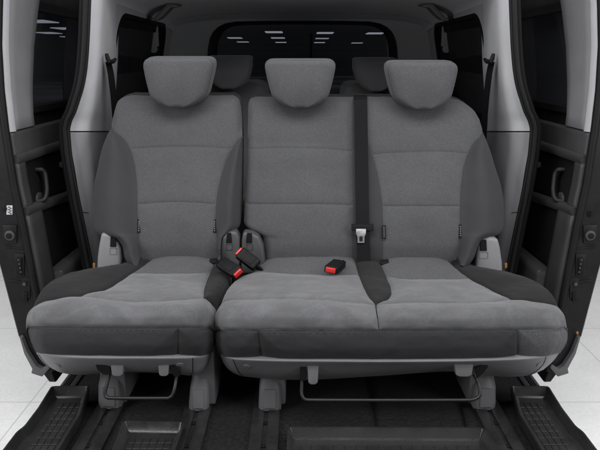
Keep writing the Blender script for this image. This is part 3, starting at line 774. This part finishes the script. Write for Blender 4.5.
    # small cargo net hook of the rear corner
# headliner
hl = []
for Y, zc in ((2.63, 1.473), (2.75, 1.472), (3.0, 1.465), (3.4, 1.455), (3.8, 1.44), (4.1, 1.425), (4.27, 1.405)):
    hl.append([(-.797, Y, zc - .085), (-.785, Y, zc - .062), (-.72, Y, zc - .035), (-.55, Y, zc - .012), (0, Y, zc), (.55, Y, zc - .012), (.72, Y, zc - .035), (.785, Y, zc - .062), (.797, Y, zc - .085)])
qh = Quilt(hl, wrinkle=.001); m = MB(); m.grid(qh.S(np.linspace(0, 6, 40), np.linspace(0, 8, 60)))
hd = m.build('headliner', M_HEADL, VAN, auto=None)
m = MB(); m.tube(qh.base(np.array([5.]), np.linspace(.6, 7.4, 60))[0] + np.array([0, 0, .0005]), .0014, 6); m.build('headliner_joint', M_TRIM3, hd)
m = MB(); 
rf = qh.base(np.linspace(0, 6, 12), np.linspace(0, 8, 30)) + np.array([0, 0, .05]); m.grid(rf); m.build('roof_skin', M_PAINT, VAN, auto=None)
# tailgate with its window
YT = 4.28
def tail(pts, Y=YT): return [PY(x, y, Y) for x, y in pts]
Lh = [(207, 112), (207, 75), (207.5, 58), (208, 48), (210, 38), (213, 32), (218, 27), (225, 23.5), (236, 21.5), (260, 21)]
outer = Lh + [(302, 20.8)] + [(605 - x, y) for x, y in Lh[::-1]]
Li = [(216.5, 110), (216.5, 75), (217, 60), (217.5, 48), (219, 40), (222.5, 33), (227, 29), (233, 26.5), (243, 25.3), (270, 24.8)]
inner = Li + [(303, 24.5)] + [(606 - x, y) for x, y in Li[::-1]]
O = np.array(tail(outer)); I = np.array(tail(inner, YT + .03))
big = []
for p in O:
    cen = np.array([0, YT, 1.1]); d = p - cen
    k = 1 / max(abs(d[0]) / .93, abs(d[2]) / .36 if d[2] > 0 else abs(d[2]) / 1.1)
    big.append(cen + d * k)
big = np.array(big)
m = MB(); m.grid(np.stack([O, big]), close_u=False); 
m.grid(np.array([[(x, YT, z) for x in (-.95, -.64, .66, .95)] for z in (0, .4, .86, O[0][2])]))
tg_ = m.build('tailgate', M_TAIL, VAN, auto=30)
m = MB(); m.grid(np.stack([O + np.array([0, -.004, 0]), (O * .5 + I * .5) + np.array([0, -.008, 0]), I])); m.build('window_frame', M_BLACK, tg_)
m = MB(); 
xs = np.linspace(I[:, 0].min() - .01, I[:, 0].max() + .01, 4); m.grid(np.array([[(x, YT + .035, z) for x in xs] for z in (.8, 1.1, 1.38)])); rg = m.build('rear_window', M_GLASS2, tg_)
m = MB(); a = PY(311, 33, YT + .05); m.box(PY(311, 47, YT + .05), (.008, 0, 0), (0, .004, 0), (0, 0, .085), .001, 1)
m.build('wiper_arm', M_BLACK, tg_)
m = MB()
for k in range(9):
    z = 1.0 + .035 * k; m.box((0, YT + .032, z), (.52, 0, 0), (0, .0006, 0), (0, 0, .0008), 0)
m.build('heating_wires', M_TRIM3, tg_)
# floor, sills
m = MB(); m.grid(np.array([[(x, y, 0) for x in np.linspace(-.82, .82, 12)] for y in np.linspace(.9, 4.28, 24)])); fl = m.build('floor_carpet', M_CARPET, VAN)
for s in (-1, 1):
    m = MB(); prof = [(-.81, -.02), (-.815, .006), (-.825, .010), (-.865, .008), (-.874, .0), (-.878, -.05), (-.84, -.2), (-.80, -.3)]
    m.grid(mir(np.array([[(x, y, z) for y in np.linspace(1.9, 2.9, 8)] for x, z in prof]), s)); m.build('door_sill', M_TRIM3, VAN, auto=40)
    m = MB(); m.box(mir(((-.845), 2.25, .0095), s), (.012, 0, 0), (0, .2, 0), (0, 0, .003), .002, 1); m.build('sill_strip', M_BLACK, VAN)
for x in (-.645, -.345, -.112, .635):
    for kk in ((x < -.6 and -.0) or 0,):
        pass
    m = MB()
    for dx in (-.026, .026):
        m.box((x + dx, 1.9, .006), (.0195, 0, 0), (0, .95, 0), (0, 0, .0065), .004, 2)
    m.box((x, 1.9, .001), (.008, 0, 0), (0, .95, 0), (0, 0, .003), .001, 1)
    r = m.build('seat_rail', M_RAIL, VAN)
    for k in range(5):
        m = MB(); m.cyl((x, 1.5 + .13 * k, .004), (0, 0, 1), .009, .004, 14, .001); m.build('rail_bolt', M_BLACK, r)
m = MB()
m.tube([PZ(371, 378, .004), PZ(373, 398, .004), PZ(377, 430, .004)], .004, 6); m.build('carpet_seam', M_BLACK, fl); m = MB(); m.tube([PZ(461, 405, .004), PZ(470, 440, .004)], .004, 6)
m.build('carpet_seam', M_BLACK, fl)

# ---------------------------------------------------- sliding doors
ZX = [(-.10, .955), (-.03, .975), (.1, .995), (.34, 1.013), (.55, 1.030), (.7, 1.047), (.9, 1.057), (1.05, 1.058), (1.2, 1.05), (1.35, 1.03), (1.5, .995)]
def xd(z): return -float(np.interp(z, [a for a, b in ZX], [b for a, b in ZX]))
def D(px, py):
    z = .8
    for _ in range(8): p = PX(px, py, xd(z)); z = p[2]
    return p
def dblock(m, poly, inset, thick, s, bevel=.004, seg=2):
    """poly: (Y,z) points on the door's inner face; inset>0 goes into the cabin"""
    loop = [(xd(z) + inset, y, z) for y, z in poly]
    m.solid([tuple(mir(np.array(p), s)) for p in loop], tuple(mir(np.array([-thick, 0, 0]), s)), bevel, seg)
def dstrip(m, poly_rows, s, inset):
    pass
def dgrid(m, y0, y1, z0, z1, inset, thick, s, edge=.012, ny=6, nz=14):
    """curved door panel following the tumblehome, with rolled edges. y0,y1 may be functions of z"""
    fy0 = y0 if callable(y0) else (lambda z: y0); fy1 = y1 if callable(y1) else (lambda z: y1)
    zs = np.concatenate([[z0, z0], np.linspace(z0 + edge * .3, z1 - edge * .3, nz), [z1, z1]])
    P = []
    for i, z in enumerate(zs):
        a, b = fy0(z), fy1(z)
        ys = [a, a] + list(np.linspace(a + edge * .3, b - edge * .3, ny)) + [b, b]
        row = []
        for k, y in enumerate(ys):
            dd = inset
            if i in (0, len(zs) - 1) or k in (0, len(ys) - 1): dd = inset - thick
            elif i in (1, len(zs) - 2) or k in (1, len(ys) - 2): dd = inset - edge * .35
            row.append((xd(z) + dd, y, z))
        P.append(row)
    m.grid(mir(np.array(P), s))
for s in (-1, 1):
    wf = lambda z: float(np.interp(z, [.95, 1.36], [2.578, 2.665]))
    # slab: lower body of the door + frame round the window
    m = MB()
    def slab(y0, y1, z0, z1):
        zs = np.linspace(z0, z1, 12); fy = y0 if callable(y0) else (lambda z: y0)
        pr = []
        for z in zs:
            tk = np.interp(z, [-.1, -.03, .1, .5, 1.0, 1.5], [.035, .06, .10, .125, .12, .08])
            a = fy(z); x = xd(z) - .012
            pr.append([(x, a + .004, z), (x, y1, z), (x - tk, y1, z), (x - tk, a + .02, z), (x - tk + .012, a + .002, z), (x - .004, a, z)])
        P = mir(np.array(pr), s); m.grid(P, close_u=True)
        b = len(m.v); n = 12 * 6
        m.f.append([b - n + k for k in range(6)]); m.f.append([b - 6 + k for k in range(6)])
    slab(2.35, 3.5, -.09, .955); slab(2.35, 2.57, .956, 1.5); slab(3.3, 3.5, .956, 1.5); slab(2.575, 3.295, 1.375, 1.5)
    door = m.build('sliding_door', M_PAINT, VAN, auto=35)
    m = MB(); m.grid(mir(np.array([[(xd(z) - .045, y, z) for y in np.linspace(2.5, 3.32, 5)] for z in np.linspace(.93, 1.40, 8)]), s)); m.build('door_window', M_GLASS, door)
    # window rubber
    m = MB(); ring = [(wf(z), z) for z in np.linspace(1.0, 1.31, 8)] + [(2.70, 1.35), (2.77, 1.362), (3.26, 1.365), (3.29, 1.34), (3.29, 1.0), (3.26, .97), (2.63, .962), (2.59, .972)]
    m.tube(mir([(xd(z) - .012, y, z) for y, z in ring + ring[:1]], s), .012, 8)
    m.build('window_rubber', M_RUBBER, door)
    # black rails above and below the glass
    m = MB(); dgrid(m, 2.62, 3.3, 1.335, 1.375, .004, .03, s); m.build('window_rail', M_BLACK, door); m = MB(); dgrid(m, 2.58, 3.3, .945, .975, .006, .03, s); m.build('window_rail', M_BLACK, door)
    # light grey frame trim, front strip bright and rounded
    m = MB(); dgrid(m, 2.40, lambda z: wf(z) - .004, .899, 1.46, .015, .025, s); m.build('frame_trim', M_FRAME, door, auto=50)
    m = MB(); P = [[(xd(z) + dx, y, z) for dx, y in ((-.012, 2.366), (0, 2.361), (.008, 2.364), (.013, 2.374), (.0165, 2.388), (.0165, 2.397), (.012, 2.4005), (0, 2.402))] for z in np.linspace(.897, 1.46, 20)]
    m.grid(mir(np.array(P), s)); m.build('frame_edge_trim', M_STRIP, door, auto=None)
    # belt panel, ledge, handle bay, second ledge, pocket
    m = MB(); dgrid(m, 2.37, 3.35, .806, .896, .012, .02, s, .02); m.build('belt_panel', M_TRIM3, door, auto=50)
    m = MB()
    for za, zb, yy in ((.795, .793, None), (.600, .565, None)):
        P = []
        for y in [2.372, 2.372] + list(np.linspace(2.376, 3.35, 14)):
            zc = za + (zb - za) * (y - 2.385) / .45
            kk_ = 0 if len(P) == 0 else 1
            P.append([(xd(zc) - .01 + (dx + .01) * kk_, y, zc + dz * (.3 + .7 * kk_)) for dx, dz in ((-.01, .02), (.012, .019), (.020, .010), (.021, -.006), (.015, -.017), (-.01, -.02))])
        m.grid(mir(np.array(P), s))
    m.build('panel_ledge', M_TRIM3, door, auto=50)
    m = MB(); dgrid(m, 2.43, 3.3, .60, .785, .0, .02, s); m.build('handle_bay', M_BLACK, door, auto=50)
    m = MB(); dgrid(m, 2.37, 2.438, .612, .783, .016, .03, s, .02); dgrid(m, 2.37, 2.505, .06, .586, .016, .03, s, .02); m.build('front_column', M_TRIM3, door, auto=50)
    m = MB(); dgrid(m, 2.50, 3.3, .33, .57, .0, .02, s); m.build('pocket_back', M_BLACK, door, auto=50)
    m = MB(); dgrid(m, 2.508, 3.3, .06, .325, .05, .07, s, .03); 
    m.build('door_pocket', M_TRIM3, door, auto=50)
    hp = [(35.5, 169.5, .0), (36, 169.5, .018), (37.5, 173, .028), (38.3, 182, .031), (38.8, 191, .031), (38.8, 197, .027), (38, 200.5, .016), (37, 201, .0)]
    hp = [D(a, b) + np.array([k, 0, 0]) for a, b, k in hp]
    m = MB(); m.tube(mir(spline(hp, 5), s), [.0095] * 36, 10); m.build('grab_handle', M_HANDLE, door)
    m = MB(); p = D(39.5, 200.5); m.cyl(mir(p + np.array([-.004, 0, 0]), s), mir(np.array([1., 0, 0]), s), .034, .009, 24, .005); m.build('handle_cup', M_TRIM3, door)
    m = MB(); p = D(60.5, 164); m.box(mir(p + np.array([.015, 0, 0]), s), (.012, 0, 0), (0, .03, 0), (0, 0, .012), .005, 2); m.build('lock_lever', M_TRIM3, door)
    # seal on the front edge
    m = MB(); P = [(xd(z) - .004, 2.352, z) for z in np.linspace(-.04, 1.48, 50)]
    m.tube(mir(P, s), .0145, 10); m.build('door_seal', M_RUBBER, door)
    # latch gear on the edge face
    Yf = 2.35
    def edge_box(px, py, w, h, mat, name, d=.006, bevel=.003, tilt=.22):
        c = mir(PY(px, py, Yf - d * .3), s); k = 2.45 / 650
        t = tilt * s * -1
        mm_ = MB(); mm_.box(c, (w * k, 0, t * w * k * -.0), (0, d, 0), (h * k * -.12 * s * -1 * -1, 0, h * k), bevel, 2); return mm_.build(name, mat, door)
    edge_box(10, 234, 7, 9.5, M_PAINT, 'latch_plate', .005, .0045)
    m = MB(); c = mir(PY(10.5, 235, Yf - .008), s); m.cyl(c, (0, -1, 0), .019, .012, 22, .004); m.build('latch_ring', M_TRIM3, door)
    m = MB(); m.cyl(c + np.array([0, -.014, 0]), (0, -1, 0), .011, .003, 18, .001); m.build('latch_socket', M_BLACK, door)
    edge_box(19.5, 265, 5, 12, M_PAINT, 'contact_plate', .005, .0045)
    edge_box(20, 266, 2.6, 9.5, M_BLACK, 'contact_block', .011)
    m = MB()
    for k in range(4):
        m.cyl(mir(PY(18.7 + k * .75, 260 + 4 * k, Yf - .016), s), (0, -1, 0), .0034, .003, 10, .0008)
    m.build('contact_pin', M_TRIM3, door)
    edge_box(26, 288, 4.6, 11, M_PAINT, 'stop_plate', .004, .0035); edge_box(26.3, 296, 2.1, 5, M_BLACK, 'stop_hole', .008)
    m = MB(); m.cyl(mir(PY(24.6, 284, Yf - .012), s), (0, -1, 0), .007, .006, 14, .002); m.build('stop_bolt', M_TRIM3, door)
    for yy in (247, 281):
        m = MB(); m.tube([mir(PY(5 + (yy - 247) * .1, yy - .2, Yf - .002), s), mir(PY(24 + (yy - 247) * .15, yy + 1.5, Yf - .002), s)], .003, 6); m.build('edge_crease', M_PAINT, door)
    if s < 0:
        edge_box(9.7, 210, 2.9, 4.6, M_TRIM, 'door_sticker', .003, .001)
        m = MB()
        for k in range(6):
            c = PY(9 + (k % 2) * 1.6, 207 + k * 1.3, Yf - .0055); m.box(c, (.0035, 0, 0), (0, .0006, 0), (0, 0, .0012), 0)
        m.cyl(PY(4.6, 208.5, Yf - .006), (0, -1, 0), .009, .004, 16, .001)
        m.build('sticker_print', M_BLACK, door)
    else:
        m = MB(); m.tube(mir([PY(10 + 2 * math.cos(t), 214 + 2.8 * math.sin(t), Yf - .004) for t in np.linspace(0, 6.28, 16)], s), .0016, 6); m.cyl(mir(PY(10, 214, Yf - .003), s), (0, -1, 0), .004, .004, 10, .001); m.build('edge_plug', M_BLACK, door)
    # roller bracket at the foot of the door
    m = MB(); m.solid(mir([PY(x, y, 2.33) for x, y in ((19, 337), (21.5, 338), (27, 352), (36, 366), (41.5, 369.5), (48, 365), (50, 368), (42, 377), (31, 373.5), (32, 369), (24, 354))], s), (0, .09, 0), .004, 2)
    m.build('roller_bracket', M_PAINT2, door)
    if s > 0:
        m = MB(); m.box(mir(PY(22.8, 333, 2.335), s), (.004, 0, 0), (0, .004, 0), (0, 0, .006), .002, 1); m.build('amber_reflector', M_ORANGE, door)

# amber buckle tips beside the hinge covers (belt anchors)
for s in (-1, 1):
    m = MB(); m.box(mir(PY(94.3, 265.5, 2.50), s), (.0055, 0, 0), (0, .004, 0), (0, 0, .011), .002, 1); m.build('anchor_label', M_ORANGE, VAN)

# ================================================================== THIRD ROW
def rear_seat(x0, px0, label, rows, top):
    t = thing('rear_seat', label, 'car seat', (x0, 3.5, 0), 'dark third row seats')
    net = []
    for y, l, r in top:
        Y = 3.42 + .0012 * (200 - y)
        w = r - l
        net.append([(l, y, Y + .03), (l + .1 * w, y, Y - .01), (l + .35 * w, y, Y), (l + .65 * w, y, Y), (l + .9 * w, y, Y - .01), (r, y, Y + .03)])
    R = len(top) - 1
    qr = Quilt(to3(net), edges=[('row', 0, 0, 5), ('col', 0, 0, R), ('col', 5, 0, R)], R=.04, rdir=(0, 1, .1))
    qr.panel('backrest', 0, R, 0, 5, 30, 40, M_REAR, t); shell(qr, R, 5, t, M_REAR, 'backrest_shell', n=20)
    m = MB(); c = np.array([x0, 3.25, .38]); m.box(c, (.24, 0, 0), (0, .24, 0), (0, 0, .07), .04, 4); m.build('seat_cushion', M_REAR, t)
    m = MB(); m.box(c + np.array([0, .05, -.19]), (.2, 0, 0), (0, .18, 0), (0, 0, .13), .02, 2); m.build('base_shell', M_TRIM3, t)
    headrest(rows, t, 3.42, .10, M_REAR, M_REAR)
    return t
rear_seat(-.38, 229, 'dark third row seat behind the narrow single seat', [(56.5, 210, 248), (58, 207, 251), (66, 207, 251), (74, 208, 249.5), (82, 211, 246), (87, 216, 240), (89.5, 221, 233)],
          [(82, 185, 258), (84, 174, 264), (90, 168, 268), (110, 166, 269), (150, 165, 269), (230, 172, 266)])
rear_seat(.42, 375, 'dark third row seat behind the right headrest of the two-seat bench', [(58.5, 357, 394), (60, 354, 398), (68, 354, 398), (76, 356, 397), (84, 360, 394), (89, 366, 388), (92, 371, 381)],
          [(83, 350, 428), (85, 344, 436), (91, 341, 440), (110, 340, 441), (150, 340, 441), (230, 346, 436)])

# ================================================================== RUBBER MATS
def tray_mat(name, label, outline, z, rim, nx, ny, cells, group=None, mat=M_MAT):
    """outline: plan points (x,y) clockwise; tray with raised rim and embossed cells"""
    o = np.array(outline, float); cen = o.mean(0)
    t = thing(name, label, 'floor mat', (cen[0], cen[1], z), group)
    def ring(off, zz):
        # inward offset
        out = []
        n = len(o)
        for i in range(n):
            a = o[(i + 1) % n] - o[i]; b = o[i] - o[i - 1]
            na = np.array([-a[1], a[0]]) / (np.linalg.norm(a) + 1e-9); nb = np.array([-b[1], b[0]]) / (np.linalg.norm(b) + 1e-9)
            m_ = na + nb; m_ /= np.linalg.norm(m_) + 1e-9
            sg = 1 if (cen - o[i]) @ m_ > 0 else -1
            out.append((*(o[i] + sg * m_ * off / max(.5, abs(m_ @ na))), zz))
        return np.array(out)
    rings = np.stack([ring(.006, z), ring(0, z + rim - .004), ring(.001, z + rim), ring(.006, z + rim), ring(.008, z + rim - .004), ring(.018, z + .012), ring(.026, z + .008)])
    m = MB(); m.grid(rings, close_u=True); K = len(o)
    b_ = len(m.v); fl_ = ring(.003, z + .008); m.add(list(fl_), [list(range(K))])
    tr = m.build('tray', mat, t, auto=40)
    # embossed cells
    m = MB()
    for quad in cells:
        q_ = [np.array([*p, z + .0085]) for p in quad]
        m.solid(q_, (0, 0, .0016), .0006, 1)
    if cells: m.build('raised_tread', mat, t)
    return t
def roundpoly(pts, r=.02, n=5):
    out = []; P = [np.array(p, float) for p in pts]
    for i in range(len(P)):
        a = P[i - 1] - P[i]; b = P[(i + 1) % len(P)] - P[i]
        la, lb = np.linalg.norm(a), np.linalg.norm(b); rr = min(r, la * .4, lb * .4)
        p0, p1 = P[i] + a / la * rr, P[i] + b / lb * rr
        for k in range(n + 1):
            t = k / n; out.append((1 - t) ** 2 * p0 + 2 * t * (1 - t) * P[i] + t * t * p1)
    return [tuple(p) for p in out]
def cells_grid(x0, x1, y0, y1, nx, ny, gap=.006, skew=0):
    c = []
    for i in range(nx):
        for j in range(ny):
            a, b = x0 + (x1 - x0) * i / nx + gap / 2, x0 + (x1 - x0) * (i + 1) / nx - gap / 2
            d, e = y0 + (y1 - y0) * j / ny + gap / 2, y0 + (y1 - y0) * (j + 1) / ny - gap / 2
            c.append([(a + skew * (d - y0), d), (b + skew * (d - y0), d), (b + skew * (e - y0), e), (a + skew * (e - y0), e)])
    return c
for s, lab in ((-1, 'black rubber tray mat beside the sill in front of the narrow single seat'), (1, 'black rubber tray mat beside the sill in front of the two-seat bench')):
    k = -s
    out = [(-.862 , 2.045), (-.728, 2.050), (-.722, 2.0), (-.700, 1.86), (-.700, 1.55), (-.70, 1.25), (-.862, 1.25), (-.862, 1.76), (-.852, 1.79), (-.852, 1.90)]
    tray_mat('rubber_mat', lab, roundpoly([(x * k, y) for x, y in out], .014, 4), .014, .042, 0, 0,
             [[(x * k, y) for x, y in c] for c in cells_grid(-.818, -.734, 1.38, 1.99, 4, 17, .0035, 0)], 'black rubber floor mats')
A = roundpoly([(-.562, 1.848), (-.362, 1.84), (-.368, 1.60), (-.372, 1.2), (-.545, 1.2), (-.548, 1.6)], .02, 4)
tray_mat('rubber_mat', 'small black rubber tray mat lying on the carpet before the narrow single seat', A, .006, .036, 0, 0, cells_grid(-.53, -.39, 1.3, 1.79, 6, 16, .0035), 'black rubber floor mats')
A = roundpoly([(-.04, 1.806), (.572, 1.800), (.60, 1.5), (.60, 1.2), (-.04, 1.2), (-.04, 1.5)], .02, 4)
tray_mat('rubber_mat', 'widest black rubber tray mat lying on the carpet before the two-seat bench', A, .006, .04, 0, 0, cells_grid(.0, .54, 1.3, 1.75, 16, 14, .0035), 'black rubber floor mats')

# ================================================================== STUDIO
m = MB(); m.grid(np.array([[(x, y, -.45) for x in np.linspace(-45, 45, 10)] for y in np.linspace(-10, 80, 10)]))
fo = m.build('studio_floor', M_FLOOR, None, smooth=False); fo['kind'] = 'structure'
ZL = 2.75
src = None
def lamp_at(px, py, label):
    global src
    d = ray(px, py); t = (ZL - CAMZ) / d[2]; p = d * t + np.array([0, 0, CAMZ])
    if src is None:
        m = MB(); m.box((0, 0, 0), (.5, 0, 0), (0, .9, 0), (0, 0, .02), .004, 1); src = m.build('ceiling_light', M_LAMP, None, origin=(0, 0, 0)); o = src
    else:
        o = src.copy(); COL.objects.link(o)
    o.location = p; tag(o, label, 'ceiling light', 'lit ceiling panels beyond the windows'); return o
for px, py, lb in ((235, 38, 'lit ceiling panel at the far left of the rear window, upper one'), (243, 42, 'lit ceiling panel at the left of the rear window, lower one'),
                   (274, 32.2, 'lit ceiling panel topmost of the column above the middle headrest, left of the wiper arm'), (278, 38, 'lit ceiling panel middle of the column above the middle headrest, left of the wiper arm'), (281, 42.4, 'lit ceiling panel lowest of the column above the middle headrest, left of the wiper arm'),
                   (325, 33, 'lit ceiling panel topmost of the column just right of the wiper arm'), (322, 38.6, 'lit ceiling panel middle of the column just right of the wiper arm'), (319.5, 42.6, 'lit ceiling panel lowest of the column just right of the wiper arm'),
                   (375, 33.4, 'lit ceiling panel at the top right corner of the rear window'), (357, 43, 'lit ceiling panel right in the rear window, below the corner one'),
                   (40, 21.5, 'lit ceiling panel highest in the left door window'), (49, 33, 'lit ceiling panel widest and low in the left door window'), (66, 28.6, 'lit ceiling panel by the rear edge of the left door window'), (71, 37, 'lit ceiling panel lowest in the left door window')):
    lamp_at(px, py, lb)

# ================================================================== LIGHT + CAMERA
w = bpy.data.worlds.new('World'); scene.world = w; w.use_nodes = True
w.node_tree.nodes['Background'].inputs[0].default_value = (.9, .95, 1, 1); w.node_tree.nodes['Background'].inputs[1].default_value = .02
def area(name, loc, target, sx, sy, power, col=(1, 1, 1)):
    l = bpy.data.lights.new(name, 'AREA'); l.shape = 'RECTANGLE'; l.size = sx; l.size_y = sy; l.energy = power; l.color = col
    o = bpy.data.objects.new(name, l); COL.objects.link(o); o.location = loc
    o.rotation_euler = (Vector(target) - Vector(loc)).to_track_quat('-Z', 'Y').to_euler(); return o
area('key_softbox', (0, .9, 2.65), (0, 2.3, .5), 2.8, 1.0, 98)
area('front_softbox', (0, -1.2, .35), (0, 2.6, 1.0), 3.0, 1.0, 14)
area('side_softbox', (-2.3, .5, 1.6), (.9, 2.75, 1.0), 1.0, 1.8, 50)
area('side_softbox', (2.3, .5, 1.6), (-.9, 2.75, 1.0), 1.0, 1.8, 50)
area('floor_softbox', (-3.6, 2.6, 3.6), (-2.6, 3.2, -.45), 2.4, 4, 152)
area('floor_softbox', (3.6, 2.6, 3.6), (2.6, 3.2, -.45), 2.4, 4, 152)
cam = bpy.data.cameras.new('Camera'); co_ = bpy.data.objects.new('Camera', cam); COL.objects.link(co_)
co_.location = (0, 0, CAMZ); co_.rotation_euler = (math.pi / 2 - PITCH, 0, 0)
cam.sensor_width = 36; cam.lens = F / 600 * 36; cam.clip_end = 300; cam.clip_start = .02
scene.camera = co_
scene.view_settings.view_transform = 'Standard'; scene.view_settings.look = 'None'
scene.view_settings.exposure = 0; scene.view_settings.gamma = 1
